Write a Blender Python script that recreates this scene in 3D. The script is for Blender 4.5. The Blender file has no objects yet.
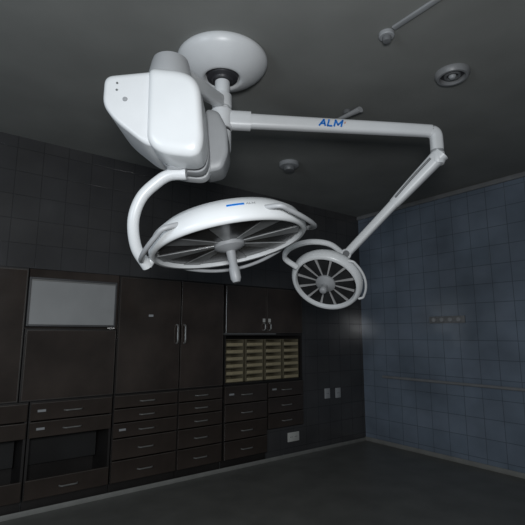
import bpy, bmesh, math
from mathutils import Vector, Matrix
S=bpy.context.scene
COL=S.collection
# ---------- room frame: X along cabinet wall, Y along tiled wall ----------
FX,FY=.6046,.7965
def L(f,r,z): return Vector((FX*f+FY*r, FY*f-FX*r, z))
def D(f,r,z): return L(f,r,z).normalized()
YW=3.955; XW=4.70; H=3.0
# ---------- materials ----------
def mat(name,col,rough=.5,metal=0,noise=0,scale=8,spec=.5,bump=0,stretch=(1,1,1)):
    m=bpy.data.materials.new(name); m.use_nodes=True
    nt=m.node_tree; b=nt.nodes['Principled BSDF']
    b.inputs['Roughness'].default_value=rough; b.inputs['Metallic'].default_value=metal
    b.inputs['Specular IOR Level'].default_value=spec
    b.inputs['Base Color'].default_value=(*col,1)
    if noise or bump:
        tc=nt.nodes.new('ShaderNodeTexCoord'); mp=nt.nodes.new('ShaderNodeMapping'); mp.inputs['Scale'].default_value=stretch
        n=nt.nodes.new('ShaderNodeTexNoise'); n.inputs['Scale'].default_value=scale; n.inputs['Detail'].default_value=5
        nt.links.new(tc.outputs['Object'],mp.inputs[0]); nt.links.new(mp.outputs[0],n.inputs['Vector'])
        if noise:
            r=nt.nodes.new('ShaderNodeValToRGB')
            r.color_ramp.elements[0].position=.3; r.color_ramp.elements[1].position=.7
            r.color_ramp.elements[0].color=(*[c*(1-noise) for c in col],1)
            r.color_ramp.elements[1].color=(*[min(1,c*(1+noise)) for c in col],1)
            nt.links.new(n.outputs['Fac'],r.inputs[0]); nt.links.new(r.outputs[0],b.inputs['Base Color'])
        if bump:
            bp=nt.nodes.new('ShaderNodeBump'); bp.inputs['Strength'].default_value=bump; bp.inputs['Distance'].default_value=.01
            nt.links.new(n.outputs['Fac'],bp.inputs['Height']); nt.links.new(bp.outputs[0],b.inputs['Normal'])
    return m
def tile(name,c1,c2,grout,size,axes,rough=.3,var=.2):
    m=bpy.data.materials.new(name); m.use_nodes=True; nt=m.node_tree; b=nt.nodes['Principled BSDF']
    tc=nt.nodes.new('ShaderNodeTexCoord'); sp=nt.nodes.new('ShaderNodeSeparateXYZ'); cb=nt.nodes.new('ShaderNodeCombineXYZ')
    nt.links.new(tc.outputs['Object'],sp.inputs[0])
    nt.links.new(sp.outputs[axes[0]],cb.inputs[0]); nt.links.new(sp.outputs[axes[1]],cb.inputs[1])
    br=nt.nodes.new('ShaderNodeTexBrick'); br.offset=0; br.squash=1
    br.inputs['Scale'].default_value=1; br.inputs['Brick Width'].default_value=size; br.inputs['Row Height'].default_value=size
    br.inputs['Mortar Size'].default_value=.003; br.inputs['Mortar Smooth'].default_value=.2
    br.inputs['Color1'].default_value=(*c1,1); br.inputs['Color2'].default_value=(*c2,1); br.inputs['Mortar'].default_value=(*grout,1)
    nt.links.new(cb.outputs[0],br.inputs['Vector'])
    nz=nt.nodes.new('ShaderNodeTexNoise'); nz.inputs['Scale'].default_value=1.6; nz.inputs['Detail'].default_value=3
    nt.links.new(cb.outputs[0],nz.inputs['Vector'])
    mr=nt.nodes.new('ShaderNodeMapRange'); mr.inputs['From Min'].default_value=.3; mr.inputs['From Max'].default_value=.7
    mr.inputs['To Min'].default_value=1-var; mr.inputs['To Max'].default_value=1+var
    nt.links.new(nz.outputs['Fac'],mr.inputs['Value'])
    vm=nt.nodes.new('ShaderNodeVectorMath'); vm.operation='SCALE'
    nt.links.new(br.outputs['Color'],vm.inputs[0]); nt.links.new(mr.outputs[0],vm.inputs['Scale'])
    nt.links.new(vm.outputs[0],b.inputs['Base Color'])
    bp=nt.nodes.new('ShaderNodeBump'); bp.invert=True; bp.inputs['Strength'].default_value=.4; bp.inputs['Distance'].default_value=.004
    nt.links.new(br.outputs['Fac'],bp.inputs['Height']); nt.links.new(bp.outputs[0],b.inputs['Normal'])
    b.inputs['Roughness'].default_value=rough
    return m
M_white=mat('white_enamel',(.67,.685,.695),.36,noise=.03,scale=6)
M_shell=mat('shell_enamel',(.69,.71,.72),.3,noise=.03,scale=5)
M_lgrey=mat('light_grey_plastic',(.36,.37,.38),.45,noise=.04)
M_grey=mat('grey_plastic',(.30,.31,.32),.45,noise=.05)
M_mgrey=mat('mid_grey_plastic',(.14,.145,.15),.4,noise=.05)
M_dgrey=mat('dark_plastic',(.03,.03,.034),.4,noise=.1)
M_glass=mat('smoked_glass',(.012,.013,.014),.15,noise=.1)
M_wedge=mat('reflector_wedge',(.04,.041,.042),.2,noise=.6,scale=5)
M_wedge2=mat('dark_reflector_wedge',(.022,.023,.024),.2,noise=.4,scale=9)
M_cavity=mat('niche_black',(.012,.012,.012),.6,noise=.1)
M_fin=mat('pale_reflector_panel',(.23,.237,.24),.25,noise=.5,scale=5)
M_fin2=mat('bright_reflector_fin',(.42,.42,.42),.4,metal=.1,noise=.05)
M_blue=mat('blue_print',(.0,.16,.58),.5,noise=.02)
M_orange=mat('orange_print',(.50,.26,.20),.5,noise=.02)
M_ceil=mat('ceiling_paint',(.205,.21,.20),.75,noise=.10,scale=2,bump=.1)
M_floor=mat('vinyl_floor',(.145,.145,.134),.42,noise=.15,scale=4)
M_wood=mat('dark_laminate',(.040,.031,.026),.14,noise=.4,scale=2.2,bump=.12)
M_edge=mat('worn_cabinet_edge',(.055,.047,.041),.4,noise=.3)
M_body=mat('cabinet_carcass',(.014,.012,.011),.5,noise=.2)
M_handle=mat('brushed_handle',(.24,.24,.23),.35,metal=.4,noise=.1)
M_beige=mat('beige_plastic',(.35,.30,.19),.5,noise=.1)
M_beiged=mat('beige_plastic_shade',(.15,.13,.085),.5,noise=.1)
M_panel=mat('viewer_diffuser',(.31,.315,.315),.4,noise=.1,scale=3)
M_frame=mat('steel_frame',(.09,.09,.092),.4,metal=.3,noise=.1)
M_rail=mat('painted_rail',(.21,.215,.22),.4,noise=.1)
M_plate=mat('outlet_plastic',(.52,.52,.49),.4,noise=.04)
M_base=mat('baseboard_vinyl',(.24,.24,.225),.45,noise=.1)
M_tn=tile('dark_wall_tile',(.056,.055,.056),(.051,.051,.053),(.034,.034,.035),.2,(0,2),.16)
M_te=tile('blue_wall_tile',(.165,.20,.25),(.150,.187,.235),(.082,.10,.122),.2,(1,2),.12,.26)
# ---------- object helpers ----------
WL={}
def finish(name,bm,m,parent=None,smooth=True,angle=35):
    bmesh.ops.recalc_face_normals(bm,faces=bm.faces)
    xs=[v.co for v in bm.verts]
    lo=Vector((min(v.x for v in xs),min(v.y for v in xs),min(v.z for v in xs)))
    hi=Vector((max(v.x for v in xs),max(v.y for v in xs),max(v.z for v in xs)))
    c=(lo+hi)/2
    bmesh.ops.translate(bm,verts=bm.verts,vec=-c)
    me=bpy.data.meshes.new(name); bm.to_mesh(me); bm.free()
    me.materials.append(m)
    o=bpy.data.objects.new(name,me); COL.objects.link(o); o.location=c
    if smooth:
        me.polygons.foreach_set('use_smooth',[True]*len(me.polygons))
        me.set_sharp_from_angle(angle=math.radians(angle))
    WL[o.name]=c
    if parent: setp(o,parent)
    return o
def setp(o,p):
    o.parent=p; o.matrix_parent_inverse=Matrix.Translation(-WL[p.name])
def empty(name,loc,label,cat,group=None):
    e=bpy.data.objects.new(name,None); COL.objects.link(e); e.location=loc; e.empty_display_size=.1
    WL[e.name]=Vector(loc); tag(e,label,cat,group); return e
def tag(o,label,cat,group=None):
    o['label']=label; o['category']=cat
    if group:o['group']=group
def addbox(bm,lo,hi,bev=0,seg=2):
    t=bmesh.new(); bmesh.ops.create_cube(t,size=1)
    for v in t.verts:
        v.co=Vector([lo[i]+(v.co[i]+.5)*(hi[i]-lo[i]) for i in range(3)])
    if bev: bmesh.ops.bevel(t,geom=t.edges[:],offset=bev,segments=seg,profile=.5,affect='EDGES')
    me=bpy.data.meshes.new('t'); t.to_mesh(me); t.free(); bm.from_mesh(me); bpy.data.meshes.remove(me)
def box(name,lo,hi,m,parent=None,bev=0,seg=2):
    bm=bmesh.new(); addbox(bm,lo,hi,bev,seg); return finish(name,bm,m,parent)
def frame(axis):
    z=axis.normalized(); x=Vector((1,0,0)) if abs(z.x)<.8 else Vector((0,1,0))
    x=(x-z*x.dot(z)).normalized(); y=z.cross(x)
    return x,y,z
def addlathe(bm,c,axis,prof,seg=48):
    x,y,z=frame(axis); rings=[]
    for r,h in prof:
        if r<1e-5: rings.append([bm.verts.new(c+z*h)]); continue
        rings.append([bm.verts.new(c+z*h+x*r*math.cos(2*math.pi*i/seg)+y*r*math.sin(2*math.pi*i/seg)) for i in range(seg)])
    for a,b in zip(rings,rings[1:]):
        for i in range(seg):
            j=(i+1)%seg
            if len(a)==1 and len(b)==1: continue
            if len(a)==1: bm.faces.new((a[0],b[i],b[j]))
            elif len(b)==1: bm.faces.new((a[i],a[j],b[0]))
            else: bm.faces.new((a[i],a[j],b[j],b[i]))
def lathe(name,c,axis,prof,m,parent=None,seg=48,angle=35):
    bm=bmesh.new(); addlathe(bm,c,axis,prof,seg); return finish(name,bm,m,parent,angle=angle)
def cyl(bm,a,b,r,seg=24,bev=.004):
    d=(b-a).length; addlathe(bm,a,b-a,[(0,0),(r-bev,0),(r,bev),(r,d-bev),(r-bev,d),(0,d)],seg)
def crom(pts,n=8):
    P=[pts[0]*2-pts[1]]+list(pts)+[pts[-1]*2-pts[-2]]; out=[]
    for i in range(1,len(P)-2):
        for k in range(n):
            t=k/n; p0,p1,p2,p3=P[i-1],P[i],P[i+1],P[i+2]
            out.append(.5*((2*p1)+(p2-p0)*t+(2*p0-5*p1+4*p2-p3)*t*t+(3*p1-p0-3*p2+p3)*t**3))
    out.append(pts[-1]); return out
def addsweep(bm,pts,ra,rb=None,up=Vector((0,0,1)),seg=16,power=1.0):
    n=len(pts); rings=[]
    for i,p in enumerate(pts):
        t=(pts[min(i+1,n-1)]-pts[max(i-1,0)]).normalized()
        s=t.cross(up).normalized(); u=s.cross(t).normalized()
        f=i/(n-1); a=ra(f) if callable(ra) else ra; b=(rb(f) if callable(rb) else rb) if rb else a
        ring=[]
        for k in range(seg):
            th=2*math.pi*(k+.5)/seg; c,sn=math.cos(th),math.sin(th)
            c=math.copysign(abs(c)**power,c); sn=math.copysign(abs(sn)**power,sn)
            ring.append(bm.verts.new(p+s*a*c+u*b*sn))
        rings.append(ring)
    for A,B in zip(rings,rings[1:]):
        for i in range(seg):
            j=(i+1)%seg; bm.faces.new((A[i],A[j],B[j],B[i]))
    bm.faces.new(rings[0][::-1]); bm.faces.new(rings[-1])
def sweep(name,pts,ra,m,parent=None,rb=None,up=Vector((0,0,1)),seg=16,power=1.0,smooth=8):
    bm=bmesh.new(); addsweep(bm,crom(pts,smooth) if len(pts)>2 else pts,ra,rb,up,seg,power); return finish(name,bm,m,parent,angle=50)
# stroke lettering: each stroke is a thin raised bar mapped onto a surface by fn(s,t,height)
GL={'A':(.95,[((0,0),(.5,1)),((.5,1),(1,0)),((.2,.34),(.8,.34))]),
    'L':(.70,[((0,1),(0,0)),((0,0),(1,0))]),
    'M':(1.15,[((0,0),(0,1)),((0,1),(.5,.2)),((.5,.2),(1,1)),((1,1),(1,0))])}
def letters(name,s,h,sw,fn,m,parent,shear=.28,gap=.38):
    bm=bmesh.new(); tot=sum(GL[c][0] for c in s)*h+gap*h*(len(s)-1); x=-tot/2
    for ch in s:
        w,st=GL[ch]; w*=h
        for (x0,y0),(x1,y1) in st:
            a=Vector((x+x0*w+y0*h*shear,(y0-.5)*h)); b=Vector((x+x1*w+y1*h*shear,(y1-.5)*h))
            d=(b-a).normalized(); nn=Vector((-d.y,d.x))*sw/2; a=a-d*sw*.3; b=b+d*sw*.3
            q=[a-nn,b-nn,b+nn,a+nn]
            lo=[bm.verts.new(fn(p.x,p.y,-.001)) for p in q]; hi=[bm.verts.new(fn(p.x,p.y,.0015)) for p in q]
            bm.faces.new(lo[::-1]); bm.faces.new(hi)
            for j in range(4): bm.faces.new((lo[j],lo[(j+1)%4],hi[(j+1)%4],hi[j]))
        x+=w+gap*h
    return finish(name,bm,m,parent,smooth=False)
def struct(o): o['kind']='structure'; return o
# ---------- room ----------
struct(box('floor',(-3,-2.5,-.1),(XW+.15,YW+.5,0),M_floor))
struct(box('ceiling',(-3,-2.5,H),(XW+.15,YW+.5,H+.1),M_ceil))
struct(box('wall_east',(XW,-2.5,0),(XW+.15,YW+.5,H),M_te))
CT=1.90; XR=3.60; XL=-.30
bm=bmesh.new()
addbox(bm,(-3,YW,CT),(XW,YW+.5,H)); addbox(bm,(XR,YW,0),(XW,YW+.5,CT)); addbox(bm,(-3,YW,0),(XL,YW+.5,CT))
addbox(bm,(3.065,YW,0),(XR,YW+.5,.33))
struct(finish('wall_north',bm,M_tn,smooth=False))
struct(box('baseboard_north',(-3,YW-.012,0),(XW-.012,YW-.0005,.04),M_base,bev=.003))
struct(box('baseboard_east',(XW-.012,-2.5,0),(XW-.0005,YW,.05),M_base,bev=.003))
struct(box('trim_1',(XW-.03,-2.5,H-.05),(XW-.0005,YW,H-.0005),M_rail,bev=.004))
# ---------- cabinets ----------
def carcass(lo,hi,parent,shelves=()):
    x0,z0=lo;x1,z1=hi; bm=bmesh.new(); y0=YW+.003; y1=YW+.42; t=.018
    addbox(bm,(x0,y0,z0),(x0+t,y1,z1)); addbox(bm,(x1-t,y0,z0),(x1,y1,z1))
    addbox(bm,(x0+t,y0,z0),(x1-t,y1,z0+t)); addbox(bm,(x0+t,y0,z1-t),(x1-t,y1,z1))
    addbox(bm,(x0+t,y1-t,z0+t),(x1-t,y1,z1-t))
    for z in shelves: addbox(bm,(x0+t,y0,z-t/2),(x1-t,y1-t,z+t/2))
    o=finish('body',bm,M_body,parent,smooth=False)
    return o
def vhandle(x,z0,z1,parent):
    bm=bmesh.new(); y=YW-.045
    addsweep(bm,crom([Vector((x,YW-.017,z0)),Vector((x,y,z0+.015)),Vector((x,y,(z0+z1)/2)),Vector((x,y,z1-.015)),Vector((x,YW-.017,z1))],5),.008,up=Vector((1,0,0)),seg=8)
    return finish('handle',bm,M_handle,parent)
def hhandle(x0,x1,z,parent,m=None):
    bm=bmesh.new(); y=YW-.04
    addsweep(bm,crom([Vector((x0,YW-.017,z)),Vector((x0+.015,y,z)),Vector(((x0+x1)/2,y,z)),Vector((x1-.015,y,z)),Vector((x1,YW-.017,z))],5),.006,seg=8)
    return finish('handle',bm,m or M_handle,parent)
def door(x0,x1,z0,z1,parent,hx=None,hz=(0,0)):
    bm=bmesh.new(); addbox(bm,(x0,YW-.018,z0),(x1,YW+.001,z1),.003,1)
    d=finish('door',bm,M_wood,parent)
    bm=bmesh.new(); e=.006   # worn edge banding
    addbox(bm,(x0+.001,YW-.0195,z0+.001),(x0+e,YW-.0181,z1-.001)); addbox(bm,(x1-e,YW-.0195,z0+.001),(x1-.001,YW-.0181,z1-.001))
    addbox(bm,(x0+e,YW-.0195,z0+.001),(x1-e,YW-.0181,z0+e)); addbox(bm,(x0+e,YW-.0195,z1-e),(x1-e,YW-.0181,z1-.001))
    finish('edge_trim',bm,M_edge,d,smooth=False)
    if hx: vhandle(hx,hz[0],hz[1],d)
    return d
def drawer(x0,x1,z0,z1,parent,m=None,lab=False):
    d=box('drawer',(x0,YW-.018,z0),(x1,YW+.001,z1),M_wood,parent,.003,1)
    box('edge_trim',(x0+.001,YW-.0195,z1-.007),(x1-.001,YW-.0181,z1-.001),M_edge,d)
    c=(x0+x1)/2; w=min(.07,(x1-x0)*.18)
    hhandle(c-w,c+w,(z0+z1)/2-.005,d,m)
    if lab: box('label_plate',(x0+.05,YW-.0205,(z0+z1)/2-.004),(x0+.11,YW-.0182,(z0+z1)/2+.014),M_grey,d)
    return d
def drawers(x0,x1,zs,parent,lab=()):
    for i,(a,b) in enumerate(zip(zs,zs[1:])): drawer(x0+.006,x1-.006,a+.005,b-.005,parent,lab=i in lab)
G='built-in dark cabinets along the wall'
c=empty('cabinet',(1.92,YW+.2,.84),'tall dark wood two-door cabinet with slim bar handles','cabinet',G)
carcass((1.36,.842),(2.48,CT-.002),c,(1.3,))
d=door(1.368,1.972,.85,1.885,c,1.938,(1.28,1.46)); door(1.986,2.472,.85,1.885,c,2.020,(1.28,1.46))
box('paper_label',(1.645,YW-.0195,1.53),(1.69,YW-.0182,1.55),M_lgrey,d)
c=empty('cabinet',(3.04,YW+.2,1.36),'dark wood two-door wall cabinet above the tray racks','cabinet',G)
carcass((2.50,1.372),(XR-.002,CT-.002),c)
for a,b,h in((2.508,3.045,3.01),(3.053,3.59,3.088)):
    d=door(a,b,1.38,1.885,c,h,(1.41,1.49))
    box('label_holder',(h-.017,YW-.021,1.50),(h+.017,YW-.0182,1.54),M_plate,d)
c=empty('shelf_unit',(3.04,YW+.2,.84),'open dark shelf niche holding beige tray racks','shelf',G)
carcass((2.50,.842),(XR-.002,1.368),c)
def base_unit(x0,x1,zs,label,z0=0.0,lab=()):
    c=empty('drawer_cabinet',((x0+x1)/2,YW+.2,z0),label,'cabinet',G)
    carcass((x0,z0+(.1 if z0==0 else .002)),(x1,.838),c)
    if z0==0: box('plinth',(x0,YW+.03,.001),(x1,YW+.05,.1),M_body,c)
    drawers(x0,x1,zs,c,lab); return c
base_unit(1.36,1.975,[.105,.29,.47,.60,.72,.835],'dark wood base cabinet with five drawers',lab=(2,))
base_unit(1.98,2.48,[.105,.29,.47,.60,.72,.835],'dark wood base cabinet with five drawers')
base_unit(2.50,3.06,[.105,.29,.47,.65,.835],'dark wood base cabinet with four drawers',lab=(3,))
base_unit(3.07,XR-.002,[.335,.50,.67,.835],'dark wood base cabinet with three drawers',.332,lab=(2,))
for x0,x1 in((.70,1.35),(.02,.69)):
    c=base_unit(x0,x1,[.105,.26],'dark wood base cabinet with drawers and an open niche')
    drawers(x0,x1,[.56,.69,.835],c,(0,1))
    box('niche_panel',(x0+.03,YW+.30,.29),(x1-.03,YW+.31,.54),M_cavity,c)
def viewer(x0,x1,z0,z1,m,label):
    v=empty('film_viewer',((x0+x1)/2,YW,z0),label,'light box')
    bm=bmesh.new(); f=.016; y0=YW-.02;y1=YW+.06
    addbox(bm,(x0,y0,z0),(x0+f,y1,z1),.003,1); addbox(bm,(x1-f,y0,z0),(x1,y1,z1),.003,1)
    addbox(bm,(x0+f,y0,z0),(x1-f,y1,z0+f),.003,1); addbox(bm,(x0+f,y0,z1-f),(x1-f,y1,z1),.003,1)
    finish('frame',bm,M_frame,v)
    bm=bmesh.new(); addbox(bm,(x0+f,YW-.012,z0+f),(x1-f,YW+.05,z1-f)); finish('diffuser_panel',bm,m,v)
    bm=bmesh.new(); addbox(bm,(x0+f,YW-.018,z1-f-.012),(x1-f,YW-.0125,z1-f-.002),.002,1); finish('film_clip',bm,M_handle,v)
viewer(.62,1.335,1.43,1.83,M_panel,'unlit pale film viewing light box in a dark frame')
c=empty('cabinet',(.98,YW+.2,.84),'plain dark wood cabinet door under the pale light box','cabinet',G)
carcass((.62,.842),(1.352,1.412),c); door(.63,1.344,.85,1.40,c)
c=empty('cabinet',(.15,YW+.2,.84),'tall dark wood two-door cabinet with slim bar handles','cabinet',G)
carcass((XL+.004,.842),(.612,CT-.002),c); door(XL+.01,.15,.85,1.885,c,.12,(1.28,1.46)); door(.158,.604,.85,1.885,c,.188,(1.28,1.46))
bm=bmesh.new(); addbox(bm,(.62,YW+.002,1.832),(1.355,YW+.4,1.898)); addbox(bm,(1.337,YW+.002,1.415),(1.355,YW+.4,1.83)); addbox(bm,(.62,YW+.1,1.415),(1.335,YW+.4,1.83)); 
o=finish('filler_panel',bm,M_wood,smooth=False); tag(o,'dark wood filler panel around the pale light box','panel')
# tray racks
x0=2.53; w=.235
r=empty('tray_rack',(x0+w/2,YW+.15,.862),'beige plastic rack with stacked small trays','storage rack','beige tray racks in the shelf niche')
bm=bmesh.new(); z0,z1=.862,1.31
addbox(bm,(x0,YW+.03,z0),(x0+.008,YW+.28,z1)); addbox(bm,(x0+w-.008,YW+.03,z0),(x0+w,YW+.28,z1))
addbox(bm,(x0+.008,YW+.27,z0),(x0+w-.008,YW+.28,z1)); 
rows=6; hh=(z1-z0)/rows
for i in range(rows+1): addbox(bm,(x0+.008,YW+.03,z0+i*hh-(.004 if i else 0)),(x0+w-.008,YW+.27,z0+i*hh+(.004 if i<rows else 0)))
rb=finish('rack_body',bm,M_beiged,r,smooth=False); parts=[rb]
for i in range(rows):
    bm=bmesh.new(); a=z0+i*hh+.006
    addbox(bm,(x0+.012,YW+.022,a),(x0+w-.012,YW+.03,a+hh*.42),.002,1); addbox(bm,(x0+.012,YW+.03,a),(x0+w-.012,YW+.25,a+.004))
    addbox(bm,(x0+w/2-.03,YW+.012,a+.014),(x0+w/2+.03,YW+.022,a+.022),.002,1)
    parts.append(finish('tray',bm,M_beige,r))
for k in range(1,4):
    e=r.copy(); COL.objects.link(e); e.location=r.location+Vector((k*.266,0,0)); WL[e.name]=e.location.copy()
    for p in parts:
        q=p.copy(); COL.objects.link(q); q.location=p.location+Vector((k*.266,0,0)); q.parent=e; q.matrix_parent_inverse=Matrix.Translation(-WL[e.name])
# ---------- wall fittings ----------
def outlet(x,z,w,h,label,n=1):
    o=empty('wall_outlet',(x,YW,z),label,'outlet')
    box('cover_plate',(x-w/2,YW-.012,z-h/2),(x+w/2,YW-.0005,z+h/2),M_plate if n>1 else M_lgrey,o,.004)
    for i in range(n):
        cx=x+(i-(n-1)/2)*.07
        bm=bmesh.new(); 
        for s in(-1,1): cyl(bm,Vector((cx+s*.011,YW-.0135,z)),Vector((cx+s*.011,YW-.0122,z)),.005,12,.0005)
        finish('socket',bm,M_dgrey,o)
outlet(4.0,.647,.09,.12,'small white wall socket beside another one'); outlet(4.19,.64,.09,.12,'small white wall socket beside another one')
outlet(3.44,.215,.17,.10,'white double wall socket under the drawers',2)
o=empty('bumper_rail',(XW,2.8,.83),'long pale horizontal rail fixed to blue tiled wall','rail')
bm=bmesh.new(); addsweep(bm,[Vector((XW-.045,3.61,.835)),Vector((XW-.045,1.3,.835))],.012,.016,seg=12); finish('rail',bm,M_rail,o)
for y in(3.55,2.95,2.35,1.75): 
    bm=bmesh.new(); cyl(bm,Vector((XW-.0005,y,.835)),Vector((XW-.04,y,.835)),.012,12,.001); finish('bracket',bm,M_frame,o)
o=empty('gas_outlet_panel',(XW,2.75,1.53),'grey medical gas outlet strip on blue tiled wall','outlet panel')
box('backplate',(XW-.02,2.5,1.49),(XW-.0005,2.93,1.57),M_rail,o,.005)
for y in(2.86,2.76,2.66,2.56):
    bm=bmesh.new(); cyl(bm,Vector((XW-.0205,y,1.53)),Vector((XW-.045,y,1.53)),.024,20,.003); finish('outlet_port',bm,M_lgrey,o)
# ---------- ceiling fittings ----------
def det(x,y,r,h,label,name='smoke_detector',m=M_plate):
    o=empty(name,(x,y,H),label,'detector'); Z=Vector((0,0,-1)); c=Vector((x,y,H-.0005))
    lathe('base',c,Z,[(0,0),(r,0),(r,h*.35),(r*.9,h*.45),(0,h*.45)],m,o,32)
    lathe('sensor',c+Z*(h*.46),Z,[(0,0),(r*.6,0),(r*.62,h*.2),(r*.5,h*.5),(0,h*.55)],M_mgrey,o,32); return o
det(1.85,1.31,.042,.05,'small white round ceiling detector at the end of a conduit',m=M_grey)
det(2.625,3.035,.095,.08,'round white smoke detector on the grey ceiling',m=M_grey)
o=empty('conduit',(1.84,.5,H),'thin white cable conduit running along the ceiling','conduit')
box('conduit_channel',(1.822,-1.0,H-.014),(1.852,1.255,H-.0005),M_grey,o,.003)
o=empty('ceiling_downlight',(2.486,1.29,H),'dark round recessed ceiling light with metal ring','ceiling light'); c=Vector((2.486,1.29,H-.0005)); Z=Vector((0,0,-1))
lathe('trim_ring',c,Z,[(.075,0),(.105,0),(.105,.014),(.092,.035),(.078,.035),(.075,.015),(.075,0)],M_rail,o,40)
lathe('dark_lens',c,Z,[(0,0),(.0745,0),(.0745,.008),(.06,.012),(0,.012)],M_dgrey,o,40)
lathe('inner_ring',c+Z*.0125,Z,[(.035,0),(.05,0),(.048,.014),(.037,.014),(.035,0)],M_mgrey,o,32)
lathe('bulb',c+Z*.0125,Z,[(0,0),(.022,0),(.024,.012),(.015,.026),(0,.03)],M_grey,o,24)
o=empty('ceiling_bracket',(2.38,2.05,H),'pale elongated angled fixture fixed to the ceiling','bracket')
g0=L(3.10,.55,2.965); g1=L(2.90,.70,2.955)
sweep('fixture_arm',[g0,g0*.7+g1*.3,g0*.3+g1*.7,g1],lambda f:.014+.014*f,M_lgrey,o,rb=lambda f:.010+.010*f,seg=14)
bm=bmesh.new(); m_=(g0+g1)/2; cyl(bm,Vector((m_.x,m_.y,H-.0005)),Vector((m_.x,m_.y,2.972)),.03,20,.003); finish('mounting_boss',bm,M_mgrey,o)
# ---------- surgical light ----------
hub=L(2.40,-.24,0)
SL=empty('surgical_light',(hub.x,hub.y,H),'white ceiling-mounted double-arm surgical light with two lamp heads','surgical light')
dn=Vector((0,0,-1)); C=Vector((hub.x,hub.y,H-.0005))
lathe('ceiling_canopy',C,dn,[(0,0),(.262,0),(.270,.010),(.268,.030),(.250,.055),(.215,.085),(.17,.11),(.13,.124),(.115,.126),(.105,.118),(.10,.10),(0,.10)],M_white,SL,64,50)
lathe('canopy_collar',C+dn*.1005,dn,[(0,0),(.098,0),(.09,.022),(.065,.03),(.058,.040),(0,.04)],M_dgrey,SL,40)
bm=bmesh.new(); cyl(bm,C+dn*.141,C+dn*.60,.044,32); finish('stem',bm,M_white,SL)
def at(z): return Vector((hub.x,hub.y,z))
lathe('upper_joint',at(2.77),dn,[(0.045,0),(.054,0),(.058,.006),(.058,.075),(.054,.080),(.045,.08)],M_white,SL,40)
lathe('lower_joint',at(2.67),dn,[(0.045,0),(.060,0),(.065,.006),(.065,.11),(.060,.116),(.045,.116)],M_white,SL,40)
lathe('joint_ring',at(2.552),dn,[(0.045,0),(.052,0),(.052,.012),(.045,.012)],M_dgrey,SL,40)
lathe('joint_cover',at(2.538),dn,[(0.045,0),(.054,0),(.057,.01),(.057,.11),(.05,.135),(0,.14)],M_white,SL,40)
# right arm
nrm=L(-1,.08,0).normalized()
a0=L(2.40,-.19,2.612); a1=L(2.51,1.00,2.60); v=(a1-a0); tdir=v.normalized()
cor=L(2.515,1.062,2.585)
sweep('satellite_arm',[a0,a0+v*.1,a0+v*.5,a1-v*.03,a1+tdir*.035+Vector((0,0,-.004)),cor+Vector((0,0,-.008)),cor+Vector((0,0,-.065))+tdir*.004,cor+Vector((0,0,-.11))+tdir*.004],lambda f:.047-.010*min(1,f*2.2),M_white,SL,rb=.033,up=nrm,seg=28,power=.7)
sweep('arm_sleeve',[a0+tdir*.00,a0+tdir*.12],.056,M_white,SL,rb=.042,up=nrm,seg=28,power=.7)
mid=a0+v*.495+nrm*.0355
letters('arm_lettering','ALM',.037,.0098,lambda s,t,h:mid+tdir*s+Vector((0,0,t))+nrm*h,M_blue,SL)
q=mid+tdir*.090+Vector((0,0,.006))
bm=bmesh.new()
for s in(-.004,.004):
    for t in(-.006,.006):
        for o_ in(-.002,.001): bm.verts.new(q+tdir*(s+t*.3)+Vector((0,0,t))+nrm*o_)
bmesh.ops.convex_hull(bm,input=bm.verts[:]); finish('arm_orange_mark',bm,M_orange,SL,smooth=False)
e=cor+tdir*.004
lathe('elbow_ring',e+Vector((0,0,-.111)),dn,[(0,0),(.040,0),(.040,.012),(0,.012)],M_grey,SL,32)
lathe('elbow_joint',e+Vector((0,0,-.124)),dn,[(0,0),(.036,0),(.042,.006),(.042,.06),(.034,.075),(0,.075)],M_white,SL,32)
b0=L(2.52,1.055,2.42); b1=L(2.86,.55,1.885); w=b1-b0
sweep('spring_arm_sleeve',[b0-w*.06,b0-w*.0,b0+w*.2,b0+w*.36,b0+w*.44],lambda f:.040-.010*f,M_white,SL,rb=lambda f:.050-.018*f,seg=20,power=.7)
sweep('spring_arm',[b0+w*.42,b0+w*.5,b0+w*.7,b1-w*.03,b1],lambda f:.027-.004*f,M_white,SL,rb=lambda f:.030-.004*f,seg=20,power=.7)
sweep('cable_cover',[b0+w*.06+L(-.042,-.01,0.03),b0+w*.25+L(-.042,-.01,0.03),b0+w*.42+L(-.030,-.01,0.02)],.007,M_mgrey,SL,seg=12)
bm=bmesh.new(); cyl(bm,b1+L(-.035,0,.005),b1+L(.035,0,-.005),.036,24,.006); finish('wrist_joint',bm,M_white,SL)
bm=bmesh.new(); cyl(bm,b1+L(-.044,0,.006),b1+L(-.036,0,.0055),.022,20,.002); finish('wrist_cap',bm,M_mgrey,SL)
# main arm toward camera
m0=L(2.38,-.25,2.72); m1=L(1.79,-.395,2.53)
sweep('main_arm',[m0,(m0*2+m1)/3,(m0+m1*2)/3,m1],.036,M_white,SL,rb=.040,seg=24,power=.65)
lathe('main_arm_joint',L(1.78,-.410,2.580),dn,[(0,0),(.062,0),(.078,.010),(.084,.03),(.096,.09),(.104,.14),(.104,.165),(0,.165)],M_lgrey,SL,40)
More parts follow.
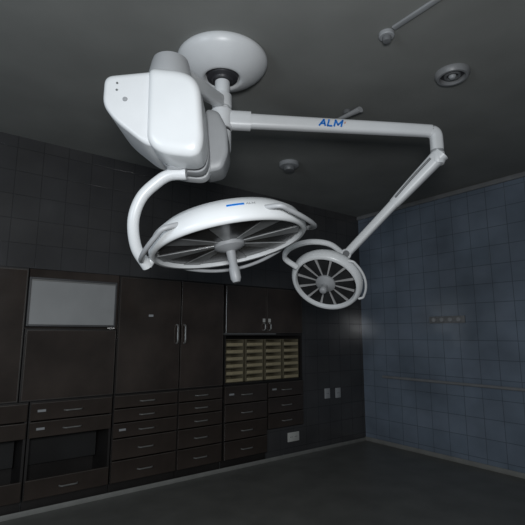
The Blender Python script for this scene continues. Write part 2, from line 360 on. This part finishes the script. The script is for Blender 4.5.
# housing
def rnd(pts,r,n=6):
    out=[]; N=len(pts)
    for i in range(N):
        a=Vector(pts[i-1]);b=Vector(pts[i]);c_=Vector(pts[(i+1)%N])
        rr=r[i] if isinstance(r,(list,tuple)) else r
        r1=min(rr,(a-b).length*.48); r2=min(rr,(c_-b).length*.48)
        p=b+(a-b).normalized()*r1; q=b+(c_-b).normalized()*r2
        for k in range(n+1):
            t=k/n; out.append(tuple(p*(1-t)**2+b*2*t*(1-t)+q*t*t))
    return out
def prism(name,prof,f0,f1,m,parent,bev,seg=8,deep=None,dome=0,back=.6):
    # rounded-edge extrusion: rings shrink toward the outline centre at both ends
    deep=deep or bev
    bm=bmesh.new()
    xs=[p[0] for p in prof]; zs=[p[1] for p in prof]
    cx=(min(xs)+max(xs))/2; cz=(min(zs)+max(zs))/2
    half=min(max(xs)-cx,max(zs)-cz)
    e_=[(deep*(1-math.cos(math.pi/2*k/seg)),1-(bev/half)*(1-math.sin(math.pi/2*k/seg))) for k in range(seg+1)]
    st2=[(f0+d,s) for d,s in e_]+[(f1-d*bev/deep*back,1-(1-s)*back) for d,s in reversed(e_)]
    rings=[[bm.verts.new(L(f,cx+(r-cx)*s,cz+(z-cz)*s)) for r,z in prof] for f,s in st2]
    n=len(prof)
    for A,B in zip(rings,rings[1:]):
        for i in range(n):
            bm.faces.new((A[i],A[(i+1)%n],B[(i+1)%n],B[i]))
    ca=bm.verts.new(L(f0-dome,cx,cz)); cb=bm.verts.new(L(f1,cx,cz))
    for i in range(n):
        bm.faces.new((rings[0][i],ca,rings[0][(i+1)%n])); bm.faces.new((rings[-1][i],rings[-1][(i+1)%n],cb))
    bmesh.ops.remove_doubles(bm,verts=bm.verts,dist=1e-5)
    return finish(name,bm,m,parent,angle=70)
def inset(prof,k):
    xs=[p[0] for p in prof]; zs=[p[1] for p in prof]; cx=(min(xs)+max(xs))/2; cz=(min(zs)+max(zs))/2
    return [(cx+(a-cx)*k,cz+(b-cz)*k) for a,b in prof]
hs=prism('control_housing',rnd([(-.648,2.415),(-.44,2.437),(-.42,2.11),(-.47,2.115),(-.60,2.22),(-.650,2.29)],[.035,.02,.02,.04,.05,.035]),1.63,1.92,M_white,SL,.022)
P=rnd([(-.462,2.440),(-.31,2.424),(-.252,2.37),(-.230,2.12),(-.255,2.055),(-.40,2.07),(-.458,2.12)],[.03,.06,.06,.05,.05,.06,.035])
cp=prism('end_cover',P,1.600,1.765,M_shell,SL,.032,deep=.034,dome=.003,back=.12)
prism('side_strip',inset(P,.955),1.766,1.800,M_mgrey,SL,.004)
prism('side_cover',inset(P,.985),1.801,1.86,M_lgrey,SL,.008)
prism('rear_strip',inset(P,.94),1.861,1.885,M_mgrey,SL,.004)
prism('rear_cover',inset(P,.965),1.886,1.96,M_white,SL,.015)
bm=bmesh.new()
for z in(2.375,2.345): cyl(bm,L(1.6305,-.590,z),L(1.626,-.590,z),.0045,16,.001)
finish('control_buttons',bm,M_mgrey,hs)
lathe('indicator_dial',L(1.6295,-.555,2.305),L(-1,0,0),[(0,0),(.010,0),(.009,.003),(0,.004)],M_grey,hs,24)
prism('brake_cover',rnd([(-.27,2.42),(-.21,2.41),(-.165,2.32),(-.158,2.20),(-.185,2.12),(-.27,2.10)],.025),1.90,2.06,M_grey,SL,.02)
# C yoke
piv=L(1.80,-.37,2.090)
bm=bmesh.new(); cyl(bm,piv+Vector((0,0,.01)),piv+Vector((0,0,-.030)),.045,28,.008); finish('yoke_swivel',bm,M_grey,SL)
sweep('yoke',[L(1.80,-.33,2.052),L(1.80,-.40,2.048),L(1.80,-.455,2.015),L(1.80,-.52,1.945),L(1.82,-.555,1.85),L(1.88,-.555,1.745),L(1.95,-.52,1.67)],.025,M_white,SL,rb=lambda f:.030-.008*f,seg=20,up=L(1,0,0.01))
# lamp heads
def head(name,c,n,R,prof,nsp,hl,fw,fm,wm,label,ap=.30,fill=.6,hub_r=.055,ph=.3,taper=2.0):
    up=-n
    x=(L(0,1,0)-up*L(0,1,0).dot(up)).normalized(); y=up.cross(x)
    k=R/.358
    sh=lathe(name,c,up,[(ap*k,.022*k)]+[(a*k,b*k) for a,b in prof],M_shell,SL,72,60)
    sh['label']=label
    lathe('lens_cover',c,up,[(0,.026*k),(ap*k,.0225*k),(ap*k,.028*k),(0,.032*k)],M_glass,sh,64)
    def wedge(bm,a0,a1,r0,r1,h0,h1):
        vs0=[];vs1=[]
        for a,r in((a0,r0),(a0,r1),((a0+a1)/2,r1),(a1,r1),(a1,r0)):
            d=x*math.cos(a)+y*math.sin(a)
            vs0.append(bm.verts.new(c+d*r+up*h0)); vs1.append(bm.verts.new(c+d*r+up*h1))
        bm.faces.new(vs0);bm.faces.new(vs1[::-1])
        for j in range(5): bm.faces.new((vs0[j],vs0[(j+1)%5],vs1[(j+1)%5],vs1[j]))
    bm=bmesh.new(); st=2*math.pi/nsp
    for i in range(nsp): wedge(bm,(i+ph)*st,(i+ph+fill)*st,.07*k,ap*.95*k,.0222*k,.013*k)
    finish('reflector_segments',bm,wm,sh,smooth=False)
    bm=bmesh.new()
    for i in range(nsp):
        a=(i+ph+fill+(1-fill)/2)*st; d=x*math.cos(a)+y*math.sin(a); s=up.cross(d)
        r0,r1=.05*k,ap*.97*k; w0,w1=fw*.8,fw*taper
        pts=[c+d*r0-s*w0,c+d*r1-s*w1,c+d*r1+s*w1,c+d*r0+s*w0]
        lo=[bm.verts.new(p+up*.023*k) for p in pts]; hi=[bm.verts.new(p+up*.010*k) for p in pts]
        bm.faces.new(lo);bm.faces.new(hi[::-1])
        for j in range(4): bm.faces.new((lo[j],lo[(j+1)%4],hi[(j+1)%4],hi[j]))
    finish('reflector_fins',bm,fm,sh,smooth=False)
    lathe('sterile_handle',c,n,[(0,-.020*k),(hub_r*k,-.020*k),(hub_r*k,.004),(hub_r*.75*k,.015),(.022,.025),(.019,hl*.55),(.024,hl*.62),(.024,hl*.9),(.016,hl),(0,hl)],M_grey,sh,28,50)
    return sh,x,y,up
big=[(.338,-.004),(.350,-.006),(.359,.004),(.361,.02),(.354,.05),(.335,.082),(.29,.115),(.21,.142),(.11,.155),(0,.158)]
small=[(.312,-.012),(.332,-.016),(.350,.0),(.366,.035),(.368,.07),(.345,.115),(.27,.155),(.15,.18),(0,.19)]
c1=L(1.954,-.150,1.765); n1=D(-.055,.205,-.988)
h1,x,y,up=head('main_lamp_head',c1,n1,.358,big,8,.17,.014,M_fin,M_wedge,'large shallow white dome lamp head facing down',.334,.62,.07,ph=.1,taper=3.4)
def arc(cn,x,y,up,R,a0,a1,parent,rt=.010,hz=.02,Rin=None,name='grab_handle',drop=0,m=None):
    pts=[]; N=14; Rin=Rin or R*.93
    for i in range(N+1):
        a=math.radians(a0+(a1-a0)*i/N); rr=R if 0<i<N else Rin
        pts.append(cn+(x*math.cos(a)+y*math.sin(a))*rr+up*(hz-drop*math.sin(math.pi*i/N)))
    bm=bmesh.new(); addsweep(bm,crom(pts,3),rt,up=up,seg=12); return finish(name,bm,m or M_white,parent)
near=-90 if (y.dot(L(-1,0,0))<0) else 90
sg=1 if near>0 else -1
for a,w_ in((22*sg,38),(158*sg,38)): arc(c1,x,y,up,.396,a-w_,a+w_,h1,.0105,.045,.348,drop=.055,m=M_lgrey)
arc(c1,x,y,up,.388,-90*sg-48,-90*sg+48,h1,.009,.02,.345,drop=.045,m=M_lgrey)
yk=c1-x*.352+up*.02
sweep('yoke_pin',[L(1.95,-.52,1.675),(L(1.95,-.52,1.675)+yk)/2,yk],.02,M_white,h1,seg=16)
# marks wrapped on the shell flank
amid=math.radians(near-sg*10)
def onshell(s,t,h):
    a=amid-sg*s/.345; dd=x*math.cos(a)+y*math.sin(a); u_=.5+t/.0372
    wn=dd*.032+up*.019; wn.normalize()
    return c1+dd*(.354-.019*u_)+up*(.050+.032*u_)+wn*(h+.001)
bm=bmesh.new(); N=10
g=[[bm.verts.new(onshell(-.035+.07*i/N,t,h)) for t,h in((-.0045,-.002),(-.0045,.001),(.0045,.001),(.0045,-.002))] for i in range(N+1)]
for a_,b_ in zip(g,g[1:]):
    for j in range(4): bm.faces.new((a_[j],a_[(j+1)%4],b_[(j+1)%4],b_[j]))
bm.faces.new(g[0]); bm.faces.new(g[-1][::-1]); finish('brand_bar',bm,M_blue,h1,smooth=False)
letters('dome_lettering','ALM',.010,.0022,lambda s,t,h:onshell(s+.060,t,h),M_lgrey,h1)
# small head
c2=L(2.885,.419,1.70); n2=D(-.629,-.333,-.706)
h2,x2,y2,up2=head('satellite_lamp_head',c2,n2,.235,small,12,.085,.0030,M_fin2,M_wedge2,'small round white lamp head with radial fins',.302,.70,.10,taper=2.6)
sweep('satellite_yoke',[b1,L(2.80,.44,1.95),L(2.78,.30,1.96),L(2.78,.18,1.92),L(2.80,.145,1.86),c2+(L(2.80,.15,1.84)-c2).normalized()*.225],.015,M_white,SL,rb=.019,seg=14)
arc(c2,x2,y2,up2,.262,-60,20,h2,.008)
# ---------- lights ----------
W=bpy.data.worlds.new('room_ambient'); S.world=W; W.use_nodes=True
bg=W.node_tree.nodes['Background']; bg.inputs[0].default_value=(.85,.93,1,1); bg.inputs[1].default_value=.10
def area(name,loc,tgt,e,sx,sy,col):
    l=bpy.data.lights.new(name,'AREA'); l.energy=e; l.shape='RECTANGLE'; l.size=sx; l.size_y=sy; l.color=col
    o=bpy.data.objects.new(name,l); COL.objects.link(o); o.location=loc; o.rotation_euler=(Vector(tgt)-Vector(loc)).to_track_quat('-Z','Y').to_euler()
area('flash_light',L(-.25,.0,1.60),L(2.5,0,2.1),42,.40,.30,(.96,.98,1))
area('east_wall_fill',(-2.4,1.0,1.7),(4.5,2.8,1.2),33,.9,1.3,(.8,.9,1))  # added unseen fill, simulates a window to brighten and reflect in the east tiles
# ---------- camera ----------
cd=bpy.data.cameras.new('camera'); co=bpy.data.objects.new('camera',cd); COL.objects.link(co); S.camera=co
co.location=(0,0,1.37); p=math.radians(9.3)
co.rotation_euler=L(math.cos(p),0,math.sin(p)).to_track_quat('-Z','Y').to_euler()
cd.sensor_width=36; cd.lens=36*436/525; cd.clip_start=.02
S.view_settings.view_transform='Standard'; S.view_settings.look='None'; S.view_settings.exposure=0
